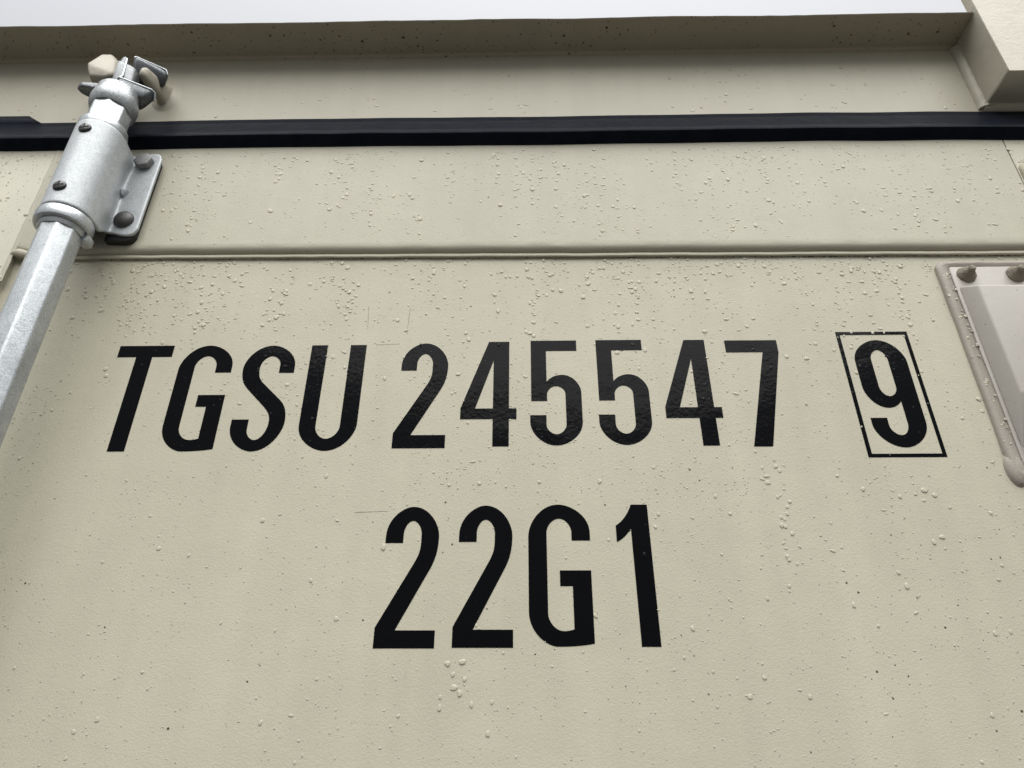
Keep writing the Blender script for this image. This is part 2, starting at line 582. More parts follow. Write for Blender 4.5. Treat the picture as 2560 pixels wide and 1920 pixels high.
keepL = link('keeper_lug', lug('keeper_lug', [
    wpt(-0.4495, -0.047, 0.6575), wpt(-0.4485, -0.036, 0.688), wpt(-0.4366, -0.036, 0.6878), wpt(-0.4275, -0.038, 0.674),
    wpt(-0.418, -0.046, 0.643), wpt(-0.4417, -0.0455, 0.6400), wpt(-0.4254, -0.0455, 0.6377), wpt(-0.4330, -0.036, 0.6400), wpt(-0.4442, -0.036, 0.6400),
    wpt(-0.450, 0.001, 0.690), wpt(-0.424, 0.001, 0.688), wpt(-0.446, 0.001, 0.640), wpt(-0.420, 0.001, 0.640)], 0.0026), M_KEEPER, header, 60)
def finger():
    bm = bmesh.new()
    rings = []
    path = [(-0.0460, 0.6465, 0.0012, 0.0022), (-0.0452, 0.6466, 0.0027, 0.0048), (-0.0435, 0.6468, 0.0039, 0.0068), (-0.040, 0.6475, 0.0046, 0.0080),
            (-0.030, 0.6515, 0.0050, 0.0092), (-0.018, 0.6570, 0.0053, 0.0105), (-0.008, 0.6610, 0.0058, 0.0120), (-0.003, 0.6630, 0.0070, 0.0140), (0.001, 0.6640, 0.0100, 0.0170)]
    for dy, zc, hx, hz in path:
        ring = []
        for i in range(24):
            a = 2 * math.pi * i / 24
            ca, sa = math.cos(a), math.sin(a)
            q = 0.72                                   # squarish section
            ring.append(bm.verts.new((-0.3885 + hx * math.copysign(abs(ca) ** q, ca), Y0 + dy, zc + hz * math.copysign(abs(sa) ** q, sa))))
        rings.append(ring)
    for a, b in zip(rings, rings[1:]):
        for i in range(24):
            j = (i + 1) % 24
            bm.faces.new((a[i], a[j], b[j], b[i]))
    bm.faces.new(rings[0][::-1])
    bm.faces.new(rings[-1])
    return mesh_of(bm, 'keeper_lug')
keepR = link('keeper_lug', finger(), M_KEEPER, header, 70)
lathe('lug_foot', [(0.024, -0.0006), (0.020, 0.0006), (0.015, 0.0018), (0.010, 0.0036)], 0, 0, M_HEADER, keepR, 40,
      xf=lambda v: Vector((v.x * 0.80 - 0.3870, Y0 - v.z + 0.0006, 0.662 + v.y * 1.1)), smooth=80)
lathe('lug_foot', [(0.024, -0.0006), (0.020, 0.0006), (0.015, 0.0018), (0.010, 0.0036)], 0, 0, M_HEADER, keepL, 40,
      xf=lambda v: Vector((v.x * 1.0 - 0.432, Y0 - v.z + 0.0006, 0.650 + v.y * 1.2)), smooth=80)

# ------------------------------------------------------------------ the door leaf
door = thing('container_door', 'beige steel container door marked TGSU 245547 9 and 22G1', 'door', (0, DOOR, -1.6))
XL, XRr = -0.473, 0.4777
box('panel', (-0.60, 0.60, Y0, Y0 + 0.03, -1.60, 0.4372), M_PANEL, door)
box('side_rail', (-1.40, XL - 0.0015, YR, Y0 + 0.03, -1.60, 0.605), M_RAIL, door, 0.0012)
box('side_rail', (XRr + 0.0013, 1.40, YR, Y0 + 0.03, -1.60, 0.605), M_RAIL, door, 0.0006)
box('rail_core', (-0.80, 0.80, YR + 0.004, Y0 + 0.028, 0.449, 0.600), M_CORE, door)

# lapped seam under the top rail: small groove, then a rounded bead overhanging the panel
rail_prof = [(Y0 + 0.03, 0.4376), (Y0 + 0.03, 0.605), (YR, 0.605), (YR, 0.600), (YR, 0.520), (YR, 0.4480), (YR, 0.4462), (YR + 0.0002, 0.4440), (YR + 0.0004, 0.4424), (YR + 0.0010, 0.4406), (YR + 0.0023, 0.4391), (YR + 0.0038, 0.4381), (YR + 0.0052, 0.4376)]
prof = [(Y0 + 0.004, 0.4376), (YR + 0.0052, 0.4376), (YR + 0.0050, 0.4371), (YR + 0.0044, 0.4362), (YR + 0.0040, 0.4350), (YR + 0.0039, 0.4339),
        (YR + 0.0042, 0.4329), (YR + 0.0053, 0.4326), (Y0 + 0.0005, 0.4336), (Y0 + 0.004, 0.4336)]
def seam_wob(x, z):
    rough = 1.0 + 4.0 * max(0, min(1, (-0.385 - x) / 0.03))
    k = max(0.0, min(1.0, (0.4450 - z) / 0.007))          # fades out up the rail
    k = 1.0 if z < 0.4425 else k
    return (0.0003 * rough * k * nz(x, 45, 3) + 0.00012 * rough * k * nz(x, 170, 7),
            k * (0.0004 * rough * nz(x, 30, 11) - 0.0055 * x))
def rail_wob(x, i, y, z):
    if i < 3:
        return y, z + (-0.0055 * x if i == 0 else 0)
    a, b = seam_wob(x, z)
    if i < 5:
        return y, z
    if i < 8:
        a = 0
        b = -0.0055 * x * (0.3, 0.6, 0.9)[i - 5]
    return y + a, z + b
def bead_wob(x, i, y, z):
    if i in (0, 8, 9):
        return y, z - 0.0055 * x
    a, b = seam_wob(x, 0.4376 if i < 2 else 0.430)
    return y + a, z + b + (0.0003 * nz(x, 55, 21) if i > 3 else 0)
sweep_x('top_rail', rail_prof, XL - 0.001, XRr, 400, M_RAIL, door, rail_wob, 60)
sweep_x('lap_seam', prof, XL, XRr, 400, M_SEAM, door, bead_wob, 60)
# weld down the left joint of the rails, with its lump where the seam starts
pts = [(XL - 0.001 + 0.0006 * nz(k, 0.35, 2), YR + 0.0005, 0.602 - k * 0.004) for k in range(50)]
tube('weld_bead', pts, [0.0024 + 0.0004 * nz(k, 0.8, 5) for k in range(50)], M_RAIL, door, 10, squash=0.35, jitter=0.1)
pts = [(XL - 0.002 + k * 0.0030, YR + 0.0010, 0.4385 + 0.0012 * math.sin(k * 0.9)) for k in range(8)]
tube('weld_bead', pts, [0.002, 0.0036, 0.0044, 0.0042, 0.0045, 0.0040, 0.0034, 0.0018], M_SEAM, door, 12, squash=0.8, jitter=0.2)
pts = [(XRr + 0.008 + 0.0008 * nz(k, 0.5, 2), YR + 0.001, 0.538 - k * 0.0035) for k in range(14)]
tube('weld_bead', pts, [0.003, 0.0055, 0.006, 0.0062, 0.006, 0.0058, 0.006, 0.0056, 0.0058, 0.006, 0.0055, 0.005, 0.004, 0.002], M_WELDLUMP, door, 12, squash=0.9, jitter=0.25)

pts = [(0.2592 + 0.0006 * nz(k, 0.35, 2), YR + 0.0003, 0.585 - k * 0.004) for k in range(33)]
tube('weld_bead', pts, [0.0011 + 0.0003 * nz(k, 0.8, 5) for k in range(33)], M_RAIL, door, 10, squash=0.25, jitter=0.1)

# rubber gasket between door and header
gp = [(Y0 + 0.004, 0.6235), (Y0 - 0.0016, 0.6235), (Y0 - 0.0024, 0.6225), (Y0 - 0.0042, 0.6150), (Y0 - 0.0060, 0.6125), (Y0 - 0.0150, 0.5905), (Y0 - 0.0172, 0.5850),
      (Y0 - 0.0170, 0.5822), (Y0 - 0.0150, 0.5803), (Y0 - 0.0100, 0.5770), (YR - 0.0008, 0.5748), (YR + 0.003, 0.5748)]
def gask_wob(x, i, y, z):
    w = 0.0016 * nz(x, 3.0, 1) + 0.0007 * nz(x, 14, 5) + (-0.0022 * max(0, (x - 0.30)) / 0.2) + (-0.0012 * max(0, (-x - 0.3)) / 0.25)
    if 5 <= i <= 9:
        w += 0.0004 * nz(x, 22, 9)
    return y, z + w
gk = sweep_x('gasket', gp, -1.40, 1.40, 420, M_RUBBER, door, gask_wob, 28)
prism('flap', [(-1.40, 0.618), (-0.505, 0.617), (-0.511, 0.6215), (-0.5265, 0.6325), (-1.40, 0.6335)], 'y', Y0 - 0.0030, Y0 + 0.001, M_RUBBER, gk, 0.0008)

# ------------------------------------------------------------------ painted / vinyl characters
KA = 0.60
def flatten(path):
    out, cur = [], None
    def bez(p0, p1, p2, p3, n=14):
        for k in range(1, n + 1):
            t = k / n
            u = 1 - t
            out.append((u**3 * p0[0] + 3 * u * u * t * p1[0] + 3 * u * t * t * p2[0] + t**3 * p3[0],
                        u**3 * p0[1] + 3 * u * u * t * p1[1] + 3 * u * t * t * p2[1] + t**3 * p3[1]))
    for c in path:
        k, a = c[0], c[1:]
        if k in 'ML' and len(k) == 1:
            out.append(a)
            cur = a
        elif k == 'C':
            bez(cur, a[0:2], a[2:4], a[4:6])
            cur = a[4:6]
        elif k == 'VH':
            e = a
            bez(cur, (cur[0], cur[1] + (e[1] - cur[1]) * KA), (e[0] + (cur[0] - e[0]) * (1 - KA), e[1]), e)
            cur = e
        elif k == 'HV':
            e = a
            bez(cur, (cur[0] + (e[0] - cur[0]) * KA, cur[1]), (e[0], e[1] + (cur[1] - e[1]) * (1 - KA)), e)
            cur = e
    return out

GL = {
 'T': [[('M', 0, 100), ('L', 47.1, 100), ('L', 47.1, 88.6), ('L', 30.3, 88.6), ('L', 30.3, 0), ('L', 16.5, 0), ('L', 16.5, 88.6), ('L', 0, 88.6)]],
 'G': [[('M', 45.2, 72.8), ('L', 45.2, 79), ('VH', 22.5, 100), ('HV', 0, 76), ('L', 0, 23), ('VH', 20, 0), ('C', 31, 0, 39, .8, 44.8, 2), ('L', 44.8, 51.2), ('L', 22.4, 51.2),
        ('L', 22.4, 40.2), ('L', 31.3, 40.2), ('L', 31.3, 11.2), ('C', 29, 10.4, 27, 10, 24.3, 10), ('HV', 13.4, 21.5), ('L', 13.4, 78), ('VH', 22.6, 89.2), ('HV', 31.7, 79), ('L', 31.7, 72.8)]],
 'S': [[('M', 43.8, 72.6), ('L', 43.8, 79), ('VH', 22.6, 100), ('HV', .3, 77), ('C', .3, 68, 2.6, 62.5, 8, 56.8), ('L', 22.6, 41.8), ('C', 28, 36.2, 30.7, 32.5, 30.7, 26), ('VH', 21.9, 10),
        ('HV', 14.1, 19.5), ('L', 14.1, 28.5), ('L', .3, 28.5), ('L', .3, 22), ('VH', 20.8, 0), ('HV', 43.6, 26.5), ('C', 43.6, 36.5, 41.2, 41.8, 36, 47), ('L', 20.3, 62.2),
        ('C', 15.8, 66.7, 14.4, 70.5, 14.4, 77.5), ('VH', 23, 89.2), ('HV', 31.2, 80.5), ('L', 31.2, 72.6)]],
 'U': [[('M', 0, 100), ('L', 0, 23), ('VH', 23.3, 0), ('HV', 46.8, 24), ('L', 46.9, 100), ('L', 33.3, 100), ('L', 33.2, 22.5), ('VH', 23.3, 10.6), ('HV', 13.5, 22), ('L', 13.7, 100)]],
 '2': [[('M', 0, 0), ('L', 0, 13.4), ('L', 24.3, 58), ('C', 27.2, 63.4, 28.3, 67, 28.3, 74), ('L', 28.3, 78), ('VH', 21.6, 88.8), ('HV', 15, 79), ('L', 15, 72.3), ('L', 2, 72.3), ('L', 2, 77.5),
        ('VH', 21, 99.6), ('HV', 41.2, 77), ('C', 41.2, 67, 39.5, 60, 35.5, 52.5), ('L', 14, 11.6), ('L', 41.9, 11.6), ('L', 41.9, 0)]],
 '4': [[('M', 22.0, 98.8), ('L', 39.3, 98.8), ('L', 39.3, 34), ('L', 45.4, 34), ('L', 45.4, 24.3), ('L', 39.3, 24.3), ('L', 39.3, 0), ('L', 26.3, 0), ('L', 26.3, 24.3), ('L', 0, 24.3), ('L', 0, 34.5)],
       [('M', 11.8, 34), ('L', 26.3, 34), ('L', 26.3, 80)]],
 '5': [[('M', 1, 98.8), ('L', 39.7, 98.8), ('L', 39.7, 88.4), ('L', 13.8, 88.4), ('L', 13.8, 58.2), ('C', 17, 62.5, 21.5, 64.7, 26.6, 64.7), ('HV', 42, 48), ('L', 42, 21), ('VH', 21, 0), ('HV', 0, 20.5),
        ('L', 0, 27), ('L', 13, 27), ('L', 13, 18.5), ('VH', 20.8, 9.8), ('HV', 29, 19), ('L', 29, 46.5), ('VH', 21.6, 53.9), ('HV', 13.9, 46), ('L', 13.9, 40), ('L', 1, 40)]],
 '7': [[('M', 0, 99.2), ('L', 43.9, 99.2), ('L', 43.9, 87), ('L', 24, 0), ('L', 9.2, 0), ('L', 30.6, 87.2), ('L', 0, 87.2)]],
 '9': [[('M', .3, 26), ('L', 13.3, 26), ('L', 13.3, 19.5), ('VH', 21.1, 10.6), ('HV', 28.4, 20.5), ('L', 28.5, 41), ('C', 25.5, 37, 21.5, 35.1, 17.3, 35.1), ('HV', .6, 55), ('L', .6, 79), ('VH', 22.3, 100),
        ('HV', 43.2, 78), ('L', 42.9, 22.5), ('VH', 22, 0), ('HV', .3, 20.5)],
       [('M', 21.2, 90), ('HV', 27.9, 80.5), ('L', 27.9, 54.5), ('VH', 20.9, 45.7), ('HV', 14.1, 54.5), ('L', 14.1, 80.5), ('VH', 21.2, 90)]],
 '1': [[('M', 12.3, 100), ('L', 24.4, 100), ('L', 25.2, 0), ('L', 12, 0), ('L', 11.1, 81.6), ('C', 8, 77.4, 5, 74, .1, 71.8), ('L', 0, 84), ('C', 5, 87, 9.5, 92.5, 12.3, 100)]],
}

def clean(poly):
    out = []
    for p in poly:
        if not out or math.hypot(p[0] - out[-1][0], p[1] - out[-1][1]) > 0.02:
            out.append(p)
    if math.hypot(out[0][0] - out[-1][0], out[0][1] - out[-1][1]) < 0.02:
        out.pop()
    return out

def decal(name, polys, x, z, s, mat, parent, thick=0.00022):
    loops = [[Vector((x + p[0] * 0.001, z + p[1] * 0.001 * s, 0)) for p in poly] for poly in polys]
    tris = tessellate_polygon(loops)
    flat = [v for l in loops for v in l]
    bm = bmesh.new()
    fr = [bm.verts.new((v.x, Y0 - thick, v.y)) for v in flat]
    bk = [bm.verts.new((v.x, Y0 + 0.0004, v.y)) for v in flat]
    for t in tris:
        try:
            bm.faces.new([fr[i] for i in t])
        except ValueError:
            pass
    o = 0
    for l in loops:
        n = len(l)
        for i in range(n):
            j = (i + 1) % n
            bm.faces.new((fr[o + i], fr[o + j], bk[o + j], bk[o + i]))
        o += n
    return link(name, mesh_of(bm, name), mat, parent)

LETTER_POLYS = []
def char(ch, x_mm, z_mm, h):
    polys = [clean(flatten(p)) for p in GL[ch]]
    hmax = max(p[1] for p in polys[0])
    s = h / hmax
    kind = 'letter' if ch in 'TGSU' else 'digit'
    o = decal(kind, polys, x_mm / 1000, z_mm / 1000, s, M_VINYL, door)
    o['label'] = 'black ' + kind + ' ' + ch
    LETTER_POLYS.append([[(x_mm / 1000 + p[0] / 1000, z_mm / 1000 + p[1] / 1000 * s) for p in poly] for poly in polys])
    return o

def on_letter(x, z):
    hit = False
    for polys in LETTER_POLYS:
        for poly in polys:
            n = len(poly)
            j = n - 1
            for i in range(n):
                xi, zi = poly[i]
                xj, zj = poly[j]
                if (zi > z) != (zj > z) and x < (xj - xi) * (z - zi) / (zj - zi) + xi:
                    hit = not hit
                j = i
    return hit

for ch, x, z, h in (('T', -347.6, 239.5, 99.8), ('G', -291.8, 239.3, 99.8), ('S', -237.1, 239.0, 99.6), ('U', -181.5, 239.2, 99.4),
                    ('2', -105.0, 241.1, 98.6), ('4', -51.9, 242.3, 98.5), ('5', 4.6, 242.9, 98.7), ('5', 59.8, 243.1, 98.7),
                    ('4', 113.6, 242.2, 99.1), ('7', 170.0, 241.2, 99.3), ('9', 275.0, 239.8, 99.9),
                    ('2', -104.7, 90.9, 101.6), ('2', -50.7, 91.3, 102.0), ('G', 2.2, 92.0, 101.9), ('1', 66.8, 91.9, 101.8)):
    char(ch, x, z, h)
fo = [(265.5, 231.5), (325.8, 231.5), (325.8, 348.3), (265.5, 348.3)]
fi = [(268.7, 234.5), (322.8, 234.5), (322.8, 345.2), (268.7, 345.2)]
fr = decal('check_digit_frame', [fo, fi[::-1]], 0, 0, 1.0, M_VINYL, door)
fr['label'] = 'thin black rectangle outlined round the 9'

# faint pencil layout marks left by whoever placed the lettering
def mark(x0, z0, x1, z1, w=0.0004):
    d = Vector((x1 - x0, z1 - z0)).normalized()
    n = Vector((-d.y, d.x)) * w / 2
    pl = [(x0 + n.x, z0 + n.y), (x0 - n.x, z0 - n.y), (x1 - n.x * .4, z1 - n.y * .4), (x1 + n.x * .4, z1 + n.y * .4)]
    decal('pencil_mark', [[(p[0] * 1000, p[1] * 1000) for p in pl]], 0, 0, 1.0, M_PENCIL, door, 0.00012)
mark(-0.1371, 0.3795, -0.1357, 0.3546)
mark(-0.1001, 0.3770, -0.1011, 0.3543)
mark(-0.1269, 0.3387, -0.1071, 0.3395, 0.0003)
mark(-0.1281, 0.1883, -0.1031, 0.1893, 0.0004)

# ------------------------------------------------------------------ locking rod with cam
RX, RY = -0.397, DOOR - 0.052
rod = thing('locking_rod', 'galvanised vertical locking rod with cast cam head at its top', 'locking rod', (RX, RY, -1.5))
def octa(name, rr, z0, z1, cnr, mat, parent, nseg=5, rot=0.0):
    """tube with eight flats and softly rounded corners"""
    prof = []
    for k in range(8):
        a0 = rad(22.5 + 45 * k + rot)
        c = Vector((math.cos(a0), math.sin(a0))) * (rr / math.cos(rad(22.5)))
        cc = Vector((math.cos(a0), math.sin(a0))) * (rr / math.cos(rad(22.5)) - cnr * (1 / math.cos(rad(22.5))))
        for q in range(nseg + 1):
            a = a0 + rad(-22.5 + 45 * q / nseg)
            prof.append((RX + cc.x + cnr * math.cos(a), RY + cc.y + cnr * math.sin(a)))
    bm = bmesh.new()
    nz_ = max(2, int((z1 - z0) / 0.02))
    rows = [[bm.verts.new((p[0], p[1], z0 + (z1 - z0) * k / nz_)) for p in prof] for k in range(nz_ + 1)]
    n = len(prof)
    for a, b in zip(rows, rows[1:]):
        for i in range(n):
            j = (i + 1) % n
            bm.faces.new((a[i], a[j], b[j], b[i]))
    bm.faces.new(rows[0][::-1])
    bm.faces.new(rows[-1])
    return link(name, mesh_of(bm, name), mat, parent, 60)
octa('pipe', 0.0162, -1.5, 0.433, 0.004, M_GALV, rod)
octa('neck', 0.0172, 0.530, 0.582, 0.004, M_GALV, rod)
lathe('collar', [(0.0185, 0.4245), (0.0208, 0.4240), (0.0224, 0.4250), (0.0230, 0.4270), (0.0230, 0.4335), (0.0225, 0.4350), (0.018, 0.4352)], RX, RY, M_GALV, rod)
lathe('collar_web', [(0.0174, 0.4195), (0.0180, 0.4203), (0.0185, 0.4225), (0.0192, 0.4252), (0.0192, 0.429)], RX, RY, M_GALV, rod)
# cast stops under the collar
box('stop_lug', (RX + 0.012, RX + 0.0205, RY + 0.004, RY + 0.016, 0.4165, 0.4255), M_GALV, rod, 0.002)
box('stop_lug', (RX - 0.0225, RX - 0.014, RY + 0.000, RY + 0.008, 0.4185, 0.4250), M_GALV, rod, 0.0015)

cam_ = bpy.data.objects
# cam head: knob, lower jaw, web and upper jaw
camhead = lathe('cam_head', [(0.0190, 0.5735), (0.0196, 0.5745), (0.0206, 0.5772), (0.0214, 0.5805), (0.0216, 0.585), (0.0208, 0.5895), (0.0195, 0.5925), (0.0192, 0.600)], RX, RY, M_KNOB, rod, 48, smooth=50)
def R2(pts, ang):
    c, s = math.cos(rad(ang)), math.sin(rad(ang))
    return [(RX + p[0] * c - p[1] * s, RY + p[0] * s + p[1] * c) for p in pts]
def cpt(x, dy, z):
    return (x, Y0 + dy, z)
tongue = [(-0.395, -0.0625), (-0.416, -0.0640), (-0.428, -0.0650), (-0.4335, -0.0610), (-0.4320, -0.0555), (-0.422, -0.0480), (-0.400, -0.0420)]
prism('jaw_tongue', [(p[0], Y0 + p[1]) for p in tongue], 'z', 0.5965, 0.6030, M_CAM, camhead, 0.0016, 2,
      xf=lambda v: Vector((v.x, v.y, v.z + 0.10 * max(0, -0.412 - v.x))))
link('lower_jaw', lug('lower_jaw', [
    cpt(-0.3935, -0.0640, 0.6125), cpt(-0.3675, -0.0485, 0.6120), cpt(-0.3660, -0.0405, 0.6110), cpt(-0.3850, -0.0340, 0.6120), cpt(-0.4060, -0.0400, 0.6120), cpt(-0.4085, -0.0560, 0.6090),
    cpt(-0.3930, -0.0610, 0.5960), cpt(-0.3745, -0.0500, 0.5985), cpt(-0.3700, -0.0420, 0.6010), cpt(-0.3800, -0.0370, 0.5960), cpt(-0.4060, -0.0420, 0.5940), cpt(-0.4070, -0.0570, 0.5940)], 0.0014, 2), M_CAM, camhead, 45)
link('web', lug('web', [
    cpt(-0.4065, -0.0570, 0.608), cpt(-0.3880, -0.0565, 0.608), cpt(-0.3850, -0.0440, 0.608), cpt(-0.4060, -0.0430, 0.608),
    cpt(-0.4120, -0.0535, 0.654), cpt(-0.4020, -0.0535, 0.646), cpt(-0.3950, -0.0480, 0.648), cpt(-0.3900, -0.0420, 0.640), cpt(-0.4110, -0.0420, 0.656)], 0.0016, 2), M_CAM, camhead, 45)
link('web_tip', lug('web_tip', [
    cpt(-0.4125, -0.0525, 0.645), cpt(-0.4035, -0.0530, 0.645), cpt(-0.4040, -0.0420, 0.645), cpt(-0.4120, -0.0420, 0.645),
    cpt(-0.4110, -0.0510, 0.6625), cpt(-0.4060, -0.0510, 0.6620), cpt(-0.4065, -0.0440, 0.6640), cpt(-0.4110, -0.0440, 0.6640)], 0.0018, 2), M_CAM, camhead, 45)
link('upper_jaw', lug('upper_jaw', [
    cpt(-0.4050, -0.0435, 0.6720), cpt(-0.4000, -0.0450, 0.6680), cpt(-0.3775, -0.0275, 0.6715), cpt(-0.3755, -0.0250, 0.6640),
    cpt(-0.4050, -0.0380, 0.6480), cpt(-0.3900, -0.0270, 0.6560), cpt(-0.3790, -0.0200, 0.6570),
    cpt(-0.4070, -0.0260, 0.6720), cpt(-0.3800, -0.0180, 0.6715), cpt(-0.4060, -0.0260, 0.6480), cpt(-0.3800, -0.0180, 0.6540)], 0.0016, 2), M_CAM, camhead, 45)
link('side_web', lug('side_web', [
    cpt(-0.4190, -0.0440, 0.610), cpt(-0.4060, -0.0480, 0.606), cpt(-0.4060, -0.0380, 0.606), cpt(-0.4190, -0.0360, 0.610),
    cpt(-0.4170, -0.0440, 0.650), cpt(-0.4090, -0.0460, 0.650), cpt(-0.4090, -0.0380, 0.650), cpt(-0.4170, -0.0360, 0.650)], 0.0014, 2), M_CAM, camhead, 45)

# raised rims of the casting, rubbed bright
def rim(pts, r):
    P = []
    for a, b in zip(pts, pts[1:]):
        for k in range(6):
            P.append(tuple(a[i] + (b[i] - a[i]) * k / 6 for i in range(3)))
    P.append(pts[-1])
    tube('jaw_rim', [(p[0], Y0 + p[1], p[2]) for p in P], r, M_GALV, camhead, 8, jitter=0.1)
rim([(-0.4010, -0.0600, 0.5990), (-0.3945, -0.0636, 0.6118), (-0.3690, -0.0492, 0.6115), (-0.3668, -0.0455, 0.6110), (-0.3672, -0.0412, 0.6040)], 0.0011)
rim([(-0.4040, -0.0435, 0.6700), (-0.4030, -0.0432, 0.6716), (-0.3780, -0.0278, 0.6710), (-0.3762, -0.0256, 0.6660)], 0.0011)
rim([(-0.3950, -0.0620, 0.6120), (-0.3975, -0.0565, 0.6240), (-0.4010, -0.0540, 0.6420), (-0.4040, -0.0520, 0.6560)], 0.0010)

# ------------------------------------------------------------------ bearing bracket bolted over the rod
brk = thing('rod_bracket', 'galvanised bearing bracket bolted to the door around the rod', 'bracket', (RX, YR, 0.45))
def half_profile(sgn):
    """right or left half of the section, from the crown to the flange end: (dx, y, zlo, zhi)"""
    R = 0.0217
    P = []
    for k in range(0, 15):
        a = rad(90 * k / 14)
        P.append((R * math.sin(a), RY - R * math.cos(a)))
    yb = DOOR - 0.0165
    P += [(R + 0.0002, RY + 0.005), (R - 0.0006, RY + 0.011), (R - 0.0026, RY + 0.018), (R - 0.0056, RY + 0.0245)]
    P += [(R - 0.0078, RY + 0.0295), (R - 0.0082, yb - 0.0028), (R - 0.0074, yb - 0.0010), (R - 0.0056, yb - 0.0001), (R - 0.003, yb)]
    for k in range(1, 9):
        P.append((R - 0.003 + 0.0210 * k / 8, yb))
    return [(RX + sgn * p[0], p[1]) for p in P]
def bracket_mesh():
    bm = bmesh.new()
    right = half_profile(1)
    left = half_profile(-1)[::-1][:-1]
    prof = left + right
    L = [0.0]
    for a, b in zip(prof, prof[1:]):
        L.append(L[-1] + math.hypot(b[0] - a[0], b[1] - a[1]))
    tot = L[-1]
    nv = 40
    cols = []
    for (x, y), l in zip(prof, L):
        e = min(l, tot - l)            # distance from the flange end
        # sleeve part 0.4375..0.5405 ; flange 0.4475..0.553 with rounded corners
        t = max(0.0, min(1.0, (e - 0.020) / 0.030))
        t = t * t * (3 - 2 * t)
        zl = 0.4505 * (1 - t) + 0.4375 * t
        zh = 0.5575 * (1 - t) + 0.5405 * t
        # waist where the flank runs out to the flange
        w = math.exp(-((e - 0.026) / 0.009) ** 2)
        zl += 0.004 * w
        zh -= 0.004 * w
        rc = 0.0085
        if e < rc:
            q = rc - math.sqrt(max(0.0, rc * rc - (rc - e) ** 2))
            zl += q
            zh -= q
        col = []
        for k in range(nv + 1):
            z = zl + (zh - zl) * k / nv
            dent = 0.0
            if 0.018 < e < 0.045 and x > RX:     # pressed hollow in the flank
                dent = 0.0016 * math.exp(-((z - 0.512) / 0.016) ** 2) * math.sin(math.pi * (e - 0.018) / 0.027)
            col.append(bm.verts.new((x - dent, y + 0.3 * dent, z)))
        cols.append(col)
    for a, b in zip(cols, cols[1:]):
        for k in range(nv):
            bm.faces.new((a[k], b[k], b[k + 1], a[k + 1]))
    me = mesh_of(bm, 'sleeve')
    if sum(p.normal.y * p.area for p in me.polygons) > 0:      # outside faces away from the door
        me.flip_normals()
    return me
sl = link('sleeve', bracket_mesh(), M_SLEEVE, brk, 60)
so = sl.modifiers.new('thickness', 'SOLIDIFY')
so.thickness = 0.0032
so.offset = -1.0
be = sl.modifiers.new('edge', 'BEVEL')
be.width = 0.0009
be.segments = 2
be.limit_method = 'ANGLE'
be.angle_limit = rad(50)
lathe('bushing', [(0.0180, 0.5395), (0.0212, 0.5398), (0.0216, 0.5412), (0.0216, 0.5465), (0.0208, 0.5500), (0.0192, 0.5515), (0.0180, 0.5515)], RX, RY, M_GALV, brk)
lathe('bushing_ring', [(0.0185, 0.4350), (0.0204, 0.4352), (0.0204, 0.4390), (0.0185, 0.4392)], RX, RY, M_BLACK, brk)
lathe('bushing_ring', [(0.0185, 0.5375), (0.0207, 0.5376), (0.0207, 0.5408), (0.0185, 0.5409)], RX, RY, M_BLACK, brk)
fx0, fx1 = RX + 0.0185, RX + 0.0415
for sg in (1, -1):
    pl = [(0.010, 0.4470), (0.028, 0.4462), (0.0340, 0.4480), (0.0366, 0.4530), (0.0366, 0.5490), (0.0345, 0.5550), (0.031, 0.5568), (0.010, 0.5550)]
    pts = [(RX + sg * p[0], p[1]) for p in pl]
    prism('flange_backing', pts if sg > 0 else pts[::-1], 'y', DOOR - 0.0136, YR + 0.0005, M_BLACK, brk, 0.0008)  # black piece filling the space between flange and rail
bxm = RX + 0.0250
yb = DOOR - 0.0165
# bolts: a hexagon head above, a domed head below
bm = bmesh.new()
ring = []
hexr = 0.0092
prof = [(1.0, 0.0006), (1.0, -0.0056), (0.91, -0.0068)]
rows = []
for r, y in prof:
    rows.append([bm.verts.new((bxm + hexr * r * math.cos(rad(60 * i + 12)), yb + y, 0.5430 + hexr * r * math.sin(rad(60 * i + 12)))) for i in range(6)])
for a, b in zip(rows, rows[1:]):
    for i in range(6):
        bm.faces.new((a[i], a[(i + 1) % 6], b[(i + 1) % 6], b[i]))
bm.faces.new(rows[-1])
bm.faces.new(rows[0][::-1])
bmesh.ops.bevel(bm, geom=bm.edges[:], offset=0.0004, segments=2, affect='EDGES', profile=0.5)
o = link('hex_bolt', mesh_of(bm, 'hex_bolt'), M_BOLT, brk, 40)
lathe('rivet', [(0.0094, -0.0006), (0.0093, 0.0012), (0.0085, 0.0032), (0.0066, 0.0049), (0.0038, 0.0059), (0.0013, 0.0062)], 0, 0, M_RIVET, brk, 40,
      xf=lambda v: Vector((bxm - 0.0005 + v.x, yb - v.z, 0.4690 + v.y)), smooth=80)
prism('gusset', [(-0.004, -0.0035), (0.004, -0.0035), (0.0006, 0.004), (-0.0006, 0.004)], 'y', yb - 0.0038, yb + 0.002, M_GALV, brk, 0.0006, 2,
      xf=lambda v: Vector((RX + 0.0158 + v.x * 0.9, v.y, 0.5020 - v.z)))
